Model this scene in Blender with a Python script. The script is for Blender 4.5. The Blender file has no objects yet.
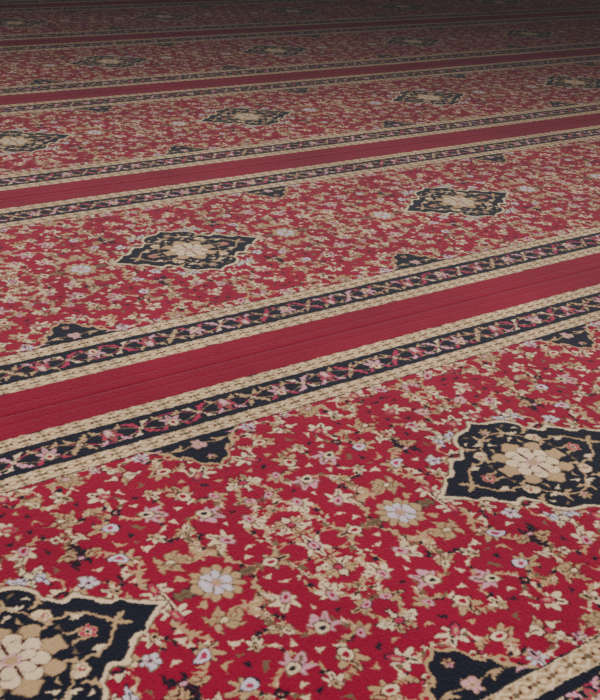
import bpy, math, random
import numpy as np
from mathutils import Matrix, Vector

# ---------------------------------------------------------------- camera fit
V = 1.2
pts = [((525,463),0,-.5),((40,668),-1,-.5),((187,252),0,.5),((470,196),1,.5),
       ((10,146),0,1.5),((245,117),1,1.5),((437,95),2,1.5)]
ros = [((388,518),0,-.5,-1),((197,598),-1,-.5,1),((293,231),0,.5,1),((387,212),1,.5,-1),((63,277),0,.5,-1)]
lines = [(0,403,0,1,0),(600,249,0,1,0),(0,447,0,-1,0),(600,283,0,-1,0),
         (0,503,0,-1,1),(600,325,0,-1,1),(0,358,0,1,1),(600,225,0,1,1),
         (0,192,1,1,0),(600,120,1,1,0),(0,213,1,-1,0),(600,133,1,-1,0),
         (0,178,1,1,1),(600,110,1,1,1),(0,232,1,-1,1),(600,147,1,-1,1),
         (600,640,-1,1,1),(515,690,-1,1,1),
         (0,105,2,0,0),(600,51,2,0,0),(0,50,3,0,0),(600,14,3,0,0)]
def basis(p):
    f,yaw,pit,rol = p[:4]
    F=np.array([math.cos(yaw)*math.cos(pit),math.sin(yaw)*math.cos(pit),-math.sin(pit)])
    R0=np.array([math.sin(yaw),-math.cos(yaw),0.0]); U0=np.cross(R0,F)
    c,s=math.cos(rol),math.sin(rol)
    return F, c*R0+s*U0, -s*R0+c*U0
def proj(p,P):
    F,R,U=basis(p); d=np.array(P)-np.array(p[4:7]); z=d@F
    return 300+p[0]*(d@R)/z, 350-p[0]*(d@U)/z
def ground(p,x,y):
    F,R,U=basis(p); d=F*p[0]+R*(x-300)-U*(y-350)
    t=-p[6]/d[2]; return p[4]+d[0]*t, p[5]+d[1]*t
def resid(p):
    Uu,b,w,r=p[7:11]; out=[]
    for (x,y),i,v in pts:
        a=proj(p,(i*Uu,v,0)); out+=[a[0]-x,a[1]-y]
    for (x,y),i,v,s in ros:
        a=proj(p,((i+s*r)*Uu,v,0)); out+=[a[0]-x,a[1]-y]
    for x,y,n,s,k in lines:
        v=n+s*(b/2+(w if k else 0))
        g=ground(p,x,y)[1]; dg=ground(p,x,y+1)[1]-g
        out.append(1.5*(g-v)/dg)
    return np.array(out)
p=np.array([1000,math.radians(50),math.radians(25),0.05,0,0,1.2,1.3,.118,.13,.33])
F,R,U=basis(p); d=F*1000+R*225-U*113
p[4]=0-d[0]*p[6]/-d[2]; p[5]=-.5-d[1]*p[6]/-d[2]
lam=1e-2; rr=resid(p); cost=rr@rr
for it in range(300):
    J=np.zeros((len(rr),len(p)))
    for k in range(len(p)):
        h=1e-5*max(1,abs(p[k])); q=p.copy(); q[k]+=h; J[:,k]=(resid(q)-rr)/h
    A=J.T@J; st=np.linalg.solve(A+lam*np.diag(np.diag(A)+1e-9),-J.T@rr)
    q=p+st; r2=resid(q); c2=r2@r2
    if np.isfinite(c2) and c2<cost: p,rr,cost=q,r2,c2; lam=max(lam/4,1e-9)
    else: lam*=4
    if lam>1e12: break
f,Uu,bw,ww,rf=p[0],p[7],p[8],p[9],p[10]
UL=Uu*V; B2=bw*V/2; W=ww*V; HV=V/2

# ---------------------------------------------------------------- pattern
random.seed(47); rng=np.random.default_rng(5)
ST=0.0015
nx=int(round(UL/2/ST)); ny=int(round(HV/ST)); dx=UL/2/nx; dy=HV/ny
xs=np.arange(nx+1)*dx; ys=np.arange(ny+1)*dy
X0,Y0=np.meshgrid(xs,ys,indexing='ij')
def smooth_noise(cell,amp):
    gx=int(UL/2/cell)+3; gy=int(HV/cell)+3
    G=rng.standard_normal((gx,gy))
    fx=X0/cell; fy=Y0/cell; ix=fx.astype(int); iy=fy.astype(int)
    tx=fx-ix; ty=fy-iy; tx=tx*tx*(3-2*tx); ty=ty*ty*(3-2*ty)
    return amp*((G[ix,iy]*(1-tx)+G[ix+1,iy]*tx)*(1-ty)+(G[ix,iy+1]*(1-tx)+G[ix+1,iy+1]*tx)*ty)
fade=np.clip(np.minimum(np.minimum(X0,UL/2-X0),np.minimum(Y0,HV-Y0))/.01,0,1)
fb=np.where(Y0>HV-B2-W-.01,.45,1.0)
WX=(smooth_noise(.014,.0023)+smooth_noise(.005,.0005))*fade*fb
WY=(smooth_noise(.014,.0023)+smooth_noise(.005,.0005))*fade*fb
X=X0+WX; Y=Y0+WY
RED,NAVY,CREAM,PINK,TAN,WHITE,DRED,ROSE,OLIVE=range(9)
PAL=[(121,8,38),(18,19,30),(192,168,134),(178,124,134),(156,126,90),(180,167,174),(58,8,22),(144,38,64),(94,76,54)]
L=np.zeros(X.shape,int)
def win(cx,cy,R):
    R=R+.008
    i0=max(0,int((cx-R)/dx)-1); i1=min(nx+1,int((cx+R)/dx)+3)
    j0=max(0,int((cy-R)/dy)-1); j1=min(ny+1,int((cy+R)/dy)+3)
    return slice(i0,max(i0,i1)),slice(j0,max(j0,j1))
def local(cx,cy,rot,R):
    w=win(cx,cy,R); a=X[w]-cx; b=Y[w]-cy
    c,s=math.cos(rot),math.sin(rot)
    return w,a*c+b*s,-a*s+b*c
def put(w,m,c):
    v=L[w]; v[m]=c
def flower(cx,cy,R,n=5,rot=0,cols=(PINK,CREAM,NAVY),out=DRED):
    w,a,b=local(cx,cy,rot,R*1.2); r=np.hypot(a,b); t=np.arctan2(b,a)
    e=R*(.68+.32*np.abs(np.cos(n*t/2))**.8)
    put(w,r<e+.0016,out); put(w,r<e,cols[0])
    put(w,(r<e)&(np.abs(np.sin(n*t/2))>.95)&(r>R*.3),out)
    put(w,r<R*.46*(.8+.2*np.cos(n*t)),cols[1]); put(w,r<R*.24,cols[2])
def palmette(cx,cy,R,rot=0,cols=(CREAM,PINK,RED),out=NAVY):
    w,a,b=local(cx,cy,rot,R*1.3); r=np.hypot(a,b); t=np.arctan2(b,a)
    base=(.42+.65*np.cos(t/2)**2)*(.78+.26*np.cos(7*t))
    put(w,r<R*base+.0018,out); put(w,r<R*base,cols[0])
    a2=a+R*.1; r2=np.hypot(a2*.8,b*1.25)
    put(w,r2<R*.46,out); put(w,r2<R*.38,cols[1]); put(w,r2<R*.18,cols[2])
    put(w,(np.abs(b)<R*.06)&(a>R*.3)&(a<R*.9),out)
    put(w,(np.abs(np.abs(b)-a*.55)<R*.06)&(a>R*.25)&(r<R*.8*base),cols[2])
def leaf(cx,cy,R,rot=0,k=0.5,wd=.3,col=TAN,vein=DRED,out=None,ser=5):
    w,a,b=local(cx,cy,rot,R*1.3)
    bb=b-k*(a*a/R-R*.3); q=np.clip(1-(a/R)**2,0,1)
    ww_=R*wd*q**.8*(1+.45*np.cos(ser*math.pi*a/R))
    ins=(np.abs(a)<R)
    if out is not None: put(w,(np.abs(a)<R+.002)&(np.abs(bb)<ww_+.0017),out)
    put(w,ins&(np.abs(bb)<ww_),col)
    if vein is not None: put(w,(np.abs(a)<R*.65)&(np.abs(bb)<.0009),vein)
def disc(cx,cy,r,col):
    w,a,b=local(cx,cy,0,r); put(w,np.hypot(a,b)<r,col)
def curl(cx,cy,R,rot=0,col=TAN,th=.0022,turn=1.3,s=1):
    n=50
    for i in range(n):
        u=i/n; t=rot+s*u*turn*math.pi*2*.75; r=R*(1-.75*u)
        disc(cx+r*math.cos(t),cy+r*math.sin(t),th*(1.2-.5*u),col)
def vine(p0,p1,bend,col,th=.0015,leaves=False):
    p0=np.array(p0);p1=np.array(p1); d=p1-p0; nrm=np.array([-d[1],d[0]])
    m=(p0+p1)/2+nrm*bend; n=int(np.hypot(*d)/ST*1.6)+4
    for i in range(n+1):
        t=i/n; q=(1-t)**2*p0+2*t*(1-t)*m+t*t*p1; disc(q[0],q[1],th,col)
    if leaves:
        for t in (.3,.5,.7):
            q=(1-t)**2*p0+2*t*(1-t)*m+t*t*p1; a=math.atan2(d[1],d[0])+random.choice((-.9,.9))
            leaf(q[0]+.004*math.cos(a),q[1]+.004*math.sin(a),.008,a,.4,.4,random.choice((TAN,CREAM,OLIVE,NAVY,TAN)),None,None,2)
def sprig(x,y,r,rot):
    """lopsided leaf cluster around a bud - the commonest motif of the field"""
    c1=random.choice((TAN,CREAM,TAN,CREAM,CREAM,TAN,PINK,WHITE)); c2=random.choice((TAN,OLIVE,CREAM,NAVY,CREAM,TAN)); oc=random.choice((OLIVE,DRED,NAVY,DRED))
    n=random.choice((3,3,4))
    if r>.022: n+=1
    for i in range(n):
        a=rot+(i-(n-1)/2)*(1.15 if n<5 else .95)+random.uniform(-.2,.2)
        q=r*random.uniform(.46,.64)
        leaf(x+q*math.cos(a),y+q*math.sin(a),q*.98,a,random.choice((-.55,.55)),.40,c1 if i%2==0 else c2,(oc if r>.02 else None),oc,random.choice((2,3)))
    leaf(x-r*.45*math.cos(rot),y-r*.45*math.sin(rot),r*.5,rot,.4,.28,c2,None,oc,2)
    disc(x,y,r*.28,oc); disc(x,y,r*.20,random.choice((PINK,CREAM,TAN,ROSE)))

YF=HV-B2-W
YB=HV-B2
MA,MB=UL*.205,V*.122
def medal(x,y,A,Bh,off=0):
    ax=np.abs(x);ay=np.abs(y)
    d=(ax/A)**.88+(ay/Bh)**1.0
    t=np.arctan2(ay/Bh,ax/A)
    m=d<1+off
    r1=np.hypot(ax/(A*.55),ay/(Bh*.86))
    m|=(r1<.90+.19*np.abs(np.cos(5*t))+off)
    m|=(np.hypot((ax-A*.62)/(A*.12),ay/(Bh*.44))<1+off*2)
    m|=(np.hypot((ax-A*.85)/(A*.07),ay/(Bh*.20))<1+off*3)
    return m
def fill_small(x0,x1,y0,y1,base,n,rs_,cols):
    for _ in range(n):
        x=random.uniform(x0,x1); y=random.uniform(y0,y1); r=rs_*random.uniform(.8,1.1)
        w=win(x,y,r-.007)
        if L[w].size==0 or (L[w]!=base).sum()>0: continue
        leaf(x,y,r,random.uniform(0,6.28),random.choice((-.5,.5)),.34,random.choice(cols),None,None,2)
def field():
    L[:]=RED
    items=[]
    rs=UL*rf
    fixed=[(rs,0,.041)]
    def blocked(x,y,r):
        if y>YF-r*.35: return True
        if medal(np.array(x),np.array(y),MA+r*1.2,MB+r*1.0): return True
        if medal(np.array(x-UL/2),np.array(y-YF),UL*.085+r,V*.075+r): return True
        for a,b,c in fixed:
            if math.hypot(x-a,y-b)<c+r: return True
        return False
    for r,tries in ((.027,420),(.0205,2500),(.0145,9000)):
        for _ in range(tries):
            x=random.uniform(-.01,UL/2+.01); y=random.uniform(-.01,YF)
            if abs(x)<r*.8: x=0
            if abs(y)<r*.8: y=0
            if abs(x-UL/2)<r*.8: x=UL/2
            if x<0 or x>UL/2 or y<0: continue
            if blocked(x,y,r): continue
            if any(math.hypot(x-a,y-b)<(r+c)*1.09 for a,b,c in items): continue
            items.append((x,y,r))
    for i,(x,y,r) in enumerate(items):
        near=sorted(items,key=lambda q:math.hypot(q[0]-x,q[1]-y))[1:4]
        for q in near[:random.choice((1,2,2))]:
            vine((x,y),(q[0],q[1]),random.choice((-.6,-.4,.42,.6)),random.choice((TAN,TAN,CREAM,TAN,OLIVE,TAN,CREAM)),.0016,True)
    for (x,y,r) in items:
        rot=random.uniform(0,6.28); k=random.random()
        if y==0: rot=random.choice((0,math.pi))
        if x==0 or x==UL/2: rot=random.choice((math.pi/2,-math.pi/2))
        oc=random.choice((DRED,NAVY,OLIVE,NAVY))
        if r>.025:
            if k<.65: palmette(x,y,r*1.0,rot,random.choice(((CREAM,PINK,RED),(TAN,CREAM,RED),(PINK,CREAM,NAVY),(CREAM,ROSE,TAN),(TAN,WHITE,ROSE))),oc)
            else: sprig(x,y,r*1.03,rot)
        elif r>.018:
            if k<.03: flower(x,y,r*.7,5,rot,random.choice(((PINK,CREAM,RED),(WHITE,PINK,NAVY))),oc)
            elif k<.46: palmette(x,y,r*.98,rot,random.choice(((TAN,PINK,RED),(CREAM,NAVY,RED),(WHITE,PINK,NAVY),(CREAM,TAN,NAVY),(TAN,CREAM,OLIVE))),oc)
            elif k<.82: sprig(x,y,r*1.08,rot)
            else:
                leaf(x,y,r*1.15,rot,random.choice((-.6,.6)),.36,random.choice((TAN,CREAM,TAN,CREAM)),random.choice((DRED,NAVY,RED)),random.choice((DRED,OLIVE,NAVY)))
        else:
            if k<.03: flower(x,y,r*.65,4,rot,random.choice(((PINK,RED,CREAM),(CREAM,NAVY,RED),(NAVY,CREAM,RED))),random.choice((NAVY,DRED)))
            elif k<.25: palmette(x,y,r*.95,rot,random.choice(((TAN,CREAM,RED),(CREAM,RED,RED),(PINK,CREAM,NAVY))),oc)
            elif k<.55: sprig(x,y,r*1.05,rot)
            elif k<.84: leaf(x,y,r*1.1,rot,random.choice((-.7,.7)),.36,random.choice((TAN,CREAM,TAN,NAVY,PINK)),None,random.choice((None,OLIVE,DRED,OLIVE)),3)
            else: curl(x,y,r*.8,rot,random.choice((TAN,CREAM,TAN,NAVY)),.0022,1.2,random.choice((-1,1)))
    for _ in range(9000):
        x=random.uniform(0,UL/2); y=random.uniform(0,YF); r=random.choice((.011,.009))
        w=win(x,y,r-.008)
        if L[w].size and (L[w]!=RED).sum()>1: continue
        if blocked(x,y,r): continue
        rot=random.uniform(0,6.28)
        leaf(x,y,r*.9,rot,random.choice((-.6,.6)),.36,random.choice((TAN,CREAM,TAN,NAVY,NAVY,CREAM,OLIVE)),None,None,2)
    x=rs
    for s in (-1,1): leaf(x+s*.048,0,.02,0,0,.4,OLIVE,DRED,NAVY,3)
    flower(x,0,.041,12,0,(TAN,CREAM,OLIVE),OLIVE); flower(x,0,.025,7,.2,(WHITE,PINK,PINK),OLIVE); disc(x,0,.007,TAN)
    m=medal(X,Y,MA,MB,.16); L[m]=OLIVE
    m=medal(X,Y,MA,MB,.135); L[m]=CREAM
    m=medal(X,Y,MA,MB,.075); L[m]=NAVY
    flower(0,0,MB*.48,8,0,(TAN,CREAM,CREAM),OLIVE); flower(0,0,MB*.34,8,.39,(CREAM,RED,RED),DRED); flower(0,0,MB*.22,6,0,(CREAM,PINK,TAN),DRED)
    for (q,s) in ((.34,.30),(.12,.7),(.36,.62)):
        leaf(MA*q,MB*s,.018,.9,.6,.26,TAN,None,None,3)
    flower(MA*.34,MB*.42,.012,5,.5,(CREAM,RED,CREAM),TAN); flower(MA*.54,0,.012,6,0,(ROSE,CREAM,NAVY),TAN)
    palmette(0,MB*.8,.013,math.pi/2,(TAN,PINK,RED),OLIVE)
    leaf(MA*.52,MB*.26,.013,-.5,.5,.3,CREAM,None); leaf(MA*.20,MB*.64,.014,-.4,.5,.3,CREAM,None)
    leaf(MA*.45,MB*.08,.014,0,.4,.3,TAN,None); leaf(MA*.76,MB*.04,.014,0,.4,.3,TAN,None)
    vine((MA*.32,MB*.34),(MA*.75,.0),.3,TAN,.0015); vine((MA*.32,MB*.34),(.0,MB*.75),-.3,TAN,.0015)
    fill_small(0,MA*.85,0,MB*.9,NAVY,4000,.008,(TAN,TAN,CREAM,CREAM,OLIVE,ROSE))
    A2,B3=UL*.088,V*.076
    L[(Y<YF)&medal(X-UL/2,Y-YF,A2,B3,.15)]=TAN
    L[(Y<YF)&medal(X-UL/2,Y-YF,A2,B3,.06)]=NAVY
    flower(UL/2,YF-.022,.014,6,0,(PINK,CREAM,RED),TAN)
    palmette(UL/2,YF-B3*.72,.011,-math.pi/2,(TAN,PINK,RED),DRED)
    leaf(UL/2-.042,YF-.02,.014,.3,.5,.3,TAN,None); leaf(UL/2-.075,YF-.012,.012,0,.4,.3,PINK,None)
    vine((UL/2,YF-.02),(UL/2-.09,YF-.01),.25,TAN,.0012)
field()
# borders
g=W*.24
L[Y>=YF]=NAVY
def guard(y0,y1,ph):
    m=(Y>=y0)&(Y<y1); L[m]=TAN
    mid=(y0+y1)/2; n=round(UL/2/.034); pr=UL/2/n
    u=(X/pr+ph)%1-.5; vv=(Y-mid)/((y1-y0)/2)
    L[m&(np.abs(np.abs(vv)-.45-.25*np.cos(2*math.pi*u))<.15)]=CREAM
    L[m&(np.hypot(u*pr,(Y-mid))<.0042)]=CREAM
    L[m&(np.hypot((np.abs(u)-.5)*pr,(Y-mid))<.0050)]=OLIVE
    L[m&(np.hypot((np.abs(u)-.25)*pr,(Y-mid))<.0028)]=DRED
    L[m&(np.hypot((np.abs(u)-.5)*pr,(np.abs(Y-mid)-(y1-y0)*.36))<.003)]=OLIVE
    L[m&((Y<y0+.0018)|(Y>y1-.0018))]=CREAM
L[(Y>=YF)&(Y<YF+.004)]=NAVY
guard(YF+.003,YF+g,0); guard(YB-g,YB-.001,.5)
y0,y1=YF+g,YB-g; mid=(y0+y1)/2; hw=(y1-y0)/2
n=max(2,round(UL/2/.115)); pr=UL/2/n
SAVE=L.copy()
for k in range(n*40):
    x=k/40*pr
    disc(x,mid+hw*.55*math.cos(math.pi*x/pr),.0018,ROSE if (k//5)%2 else TAN)
    disc(x,mid-hw*.5*math.cos(math.pi*x/pr),.0014,OLIVE if (k//4)%2 else TAN)
for k in range(n+1):
    x=k*pr; s=math.cos(math.pi*k)
    palmette(x,mid+s*-hw*.2,hw*.6,s*math.pi/2,((PINK,CREAM,RED),(ROSE,PINK,CREAM))[k%2],OLIVE)
    for q in (-1,1):
        leaf(x+q*.02,mid+s*hw*.45,.013,q*.7*s,.35,.3,(TAN,PINK)[k%2],None,None,3)
        leaf(x+q*.022,mid-s*hw*.55,.012,-q*.7*s,.35,.3,(ROSE,TAN)[k%2],None,None,2)
    if k<n:
        xm=x+pr/2
        for q in (-1,1):
            leaf(xm+q*.013,mid+s*q*hw*.4,.017,.75*s,.35*q,.28,(ROSE,PINK,TAN)[k%3],None,None,3)
            leaf(xm-q*.013,mid+s*q*hw*.42,.013,-.8*s,.3*q,.28,(TAN,CREAM)[k%2],None,None,2)
        disc(xm,mid,.005,CREAM); disc(xm,mid,.0025,RED)
out=(Y<y0)|(Y>y1); L[out]=SAVE[out]
L[Y0>=YB]=RED

def mirror(Q):
    H=np.concatenate([Q[:0:-1],Q],0)
    return np.concatenate([H[:,:0:-1],H],1)
lin=lambda c: np.where(c<=.04045,c/12.92,((c+.055)/1.055)**2.4)
PL=lin(np.array(PAL)/255.0)
Lf=mirror(L)
NX,NY=Lf.shape
jx=rng.integers(-1,2,Lf.shape)*(rng.random(Lf.shape)<.15); jy=rng.integers(-1,2,Lf.shape)*(rng.random(Lf.shape)<.15)
I,J2=np.meshgrid(np.arange(NX),np.arange(NY),indexing='ij')
Lj=Lf[np.clip(I+jx,0,NX-1),np.clip(J2+jy,0,NY-1)]
Lj[0]=Lf[0];Lj[-1]=Lf[-1];Lj[:,0]=Lf[:,0];Lj[:,-1]=Lf[:,-1]
C=PL[Lj]
# wool fibres of neighbouring knots mingle
Cb=C.copy(); Cb[1:-1]=(C[:-2]+2*C[1:-1]+C[2:])/4; Cc=Cb.copy(); Cb[:,1:-1]=(Cc[:,:-2]+2*Cc[:,1:-1]+Cc[:,2:])/4
C=.3*C+.7*Cb
var=1+.10*rng.standard_normal(Lf.shape); var[0]=1;var[-1]=1
C=C*np.clip(var,.6,1.4)[...,None]
xg=np.linspace(-UL/2,UL/2,NX); yg=np.linspace(-HV,HV,NY)
GX,GY=np.meshgrid(xg,yg,indexing='ij')
dist=HV-np.abs(GY)
C[dist<B2]*=.86
GR=((0.0,.0022,.8),(B2*.42,.0012,.95))
for gpos,gw,gd in GR:
    C[np.abs(dist-gpos)<gw]*=gd
Z=.0004*rng.standard_normal(Lf.shape)
edge=np.zeros(Lf.shape,bool)
edge[1:]|=Lf[1:]!=Lf[:-1]; edge[:,1:]|=Lf[:,1:]!=Lf[:,:-1]
Z[edge]-=.0005
Z-=.0012*np.exp(-(dist/.004)**2)+.0005*np.exp(-((dist-B2*.42)/.005)**2)
Z+=.012
me=bpy.data.meshes.new("carpet_section")
nv=NX*NY; me.vertices.add(nv)
me.vertices.foreach_set("co",np.stack([GX,GY,Z],-1).astype(np.float32).ravel())
idx=np.arange(nv).reshape(NX,NY)
quads=np.stack([idx[:-1,:-1],idx[1:,:-1],idx[1:,1:],idx[:-1,1:]],-1).reshape(-1,4)
nf=len(quads); me.loops.add(nf*4); me.polygons.add(nf)
me.loops.foreach_set("vertex_index",quads.ravel().astype(np.int32))
me.polygons.foreach_set("loop_start",(np.arange(nf)*4).astype(np.int32))
me.polygons.foreach_set("use_smooth",np.ones(nf,bool))
me.update(calc_edges=True)
at=me.color_attributes.new("Col",'FLOAT_COLOR','POINT')
at.data.foreach_set("color",np.concatenate([C.reshape(-1,3),np.ones((nv,1))],1).astype(np.float32).ravel())

# ---------------------------------------------------------------- materials
def mat(name):
    m=bpy.data.materials.new(name); m.use_nodes=True; nt=m.node_tree
    return m,nt,nt.nodes["Principled BSDF"]
m,nt,bs=mat("carpet_pile")
a=nt.nodes.new("ShaderNodeAttribute"); a.attribute_name="Col"
tc=nt.nodes.new("ShaderNodeNewGeometry")
no=nt.nodes.new("ShaderNodeTexNoise"); no.inputs["Scale"].default_value=3.0; no.inputs["Detail"].default_value=5
nt.links.new(tc.outputs["Position"],no.inputs["Vector"])
mr=nt.nodes.new("ShaderNodeMapRange"); mr.inputs["From Min"].default_value=.3; mr.inputs["From Max"].default_value=.7
mr.inputs["To Min"].default_value=.84; mr.inputs["To Max"].default_value=1.13
nt.links.new(no.outputs["Fac"],mr.inputs["Value"])
mx=nt.nodes.new("ShaderNodeVectorMath"); mx.operation='SCALE'
nt.links.new(a.outputs["Color"],mx.inputs[0]); nt.links.new(mr.outputs["Result"],mx.inputs["Scale"])
nt.links.new(mx.outputs[0],bs.inputs["Base Color"])
bs.inputs["Roughness"].default_value=.95; bs.inputs["Specular IOR Level"].default_value=.05
bs.inputs["Sheen Weight"].default_value=.6; bs.inputs["Sheen Roughness"].default_value=.38
n2=nt.nodes.new("ShaderNodeTexNoise"); n2.inputs["Scale"].default_value=600; nt.links.new(tc.outputs["Position"],n2.inputs["Vector"])
bp=nt.nodes.new("ShaderNodeBump"); bp.inputs["Strength"].default_value=.3; bp.inputs["Distance"].default_value=.001
nt.links.new(n2.outputs["Fac"],bp.inputs["Height"]); nt.links.new(bp.outputs[0],bs.inputs["Normal"])
me.materials.append(m)

fm,nt,bs=mat("screed_floor")
no=nt.nodes.new("ShaderNodeTexNoise"); no.inputs["Scale"].default_value=6
cr=nt.nodes.new("ShaderNodeValToRGB"); cr.color_ramp.elements[0].color=(.18,.16,.14,1); cr.color_ramp.elements[1].color=(.3,.28,.25,1)
nt.links.new(no.outputs["Fac"],cr.inputs[0]); nt.links.new(cr.outputs[0],bs.inputs["Base Color"])

# ---------------------------------------------------------------- place
gs=[ground(p,*c) for c in [(0,0),(600,0),(0,700),(600,700)]]
umin=min(g[0] for g in gs)-1; umax=max(g[0] for g in gs)+1; vmin=min(g[1] for g in gs)-1; vmax=max(g[1] for g in gs)+2
i0,i1=math.floor(umin/Uu),math.ceil(umax/Uu); j0,j1=math.floor(vmin),math.ceil(vmax)
for j in range(j0,j1+1):
    e=bpy.data.objects.new("prayer_carpet",None); e.location=(0,(j+.5)*V,0); bpy.context.collection.objects.link(e)
    k=0
    for i in range(i0,i1+1):
        k+=1
        o=bpy.data.objects.new("carpet_section_%d"%k,me); o.parent=e; o.location=(i*UL,0,0)
        bpy.context.collection.objects.link(o)
xa,xb=(i0-.5)*UL-.5,(i1+.5)*UL+.5; ya,yb=j0*V-.5,(j1+1)*V+.5
fme=bpy.data.meshes.new("floor")
vs=[(x,y,z) for z in (-.1,.004) for x,y in ((xa,ya),(xb,ya),(xb,yb),(xa,yb))]
fme.from_pydata(vs,[],[(3,2,1,0),(4,5,6,7),(0,1,5,4),(1,2,6,5),(2,3,7,6),(3,0,4,7)])
fo=bpy.data.objects.new("floor",fme); fme.materials.append(fm); bpy.context.collection.objects.link(fo)

# ---------------------------------------------------------------- camera
F,R,U=basis(p)
cam=bpy.data.cameras.new("camera"); co=bpy.data.objects.new("camera",cam); bpy.context.collection.objects.link(co)
M=Matrix(((R[0],U[0],-F[0],p[4]*V),(R[1],U[1],-F[1],p[5]*V),(R[2],U[2],-F[2],p[6]*V),(0,0,0,1)))
co.matrix_world=M; cam.sensor_fit='HORIZONTAL'; cam.sensor_width=36; cam.lens=f*36/600; cam.clip_end=200; cam.clip_start=.01
bpy.context.scene.camera=co
# ---------------------------------------------------------------- light
w=bpy.data.worlds.new("World"); bpy.context.scene.world=w; w.use_nodes=True
w.node_tree.nodes["Background"].inputs[0].default_value=(.92,.9,.96,1); w.node_tree.nodes["Background"].inputs[1].default_value=.14
g1=np.array(ground(p,300,130))*V; g0=np.array([p[4],p[5]])*V
dirv=(g1-g0); D=np.hypot(*dirv); dirv/=D
near=g0-dirv*1.0; cen=(near+g1)/2; ln=D+1.0
l=bpy.data.lights.new("added_falloff_light",'AREA'); l.shape='RECTANGLE'; l.size=ln; l.size_y=6; l.energy=15*ln*6*.39; l.color=(1,.98,.98); l.spread=math.radians(122)  # unseen area light, added and sized so the far rows fall off darker
lo=bpy.data.objects.new("added_falloff_light",l); lo.location=(cen[0],cen[1],2.9); lo.rotation_euler=(0,0,math.atan2(dirv[1],dirv[0])); bpy.context.collection.objects.link(lo)
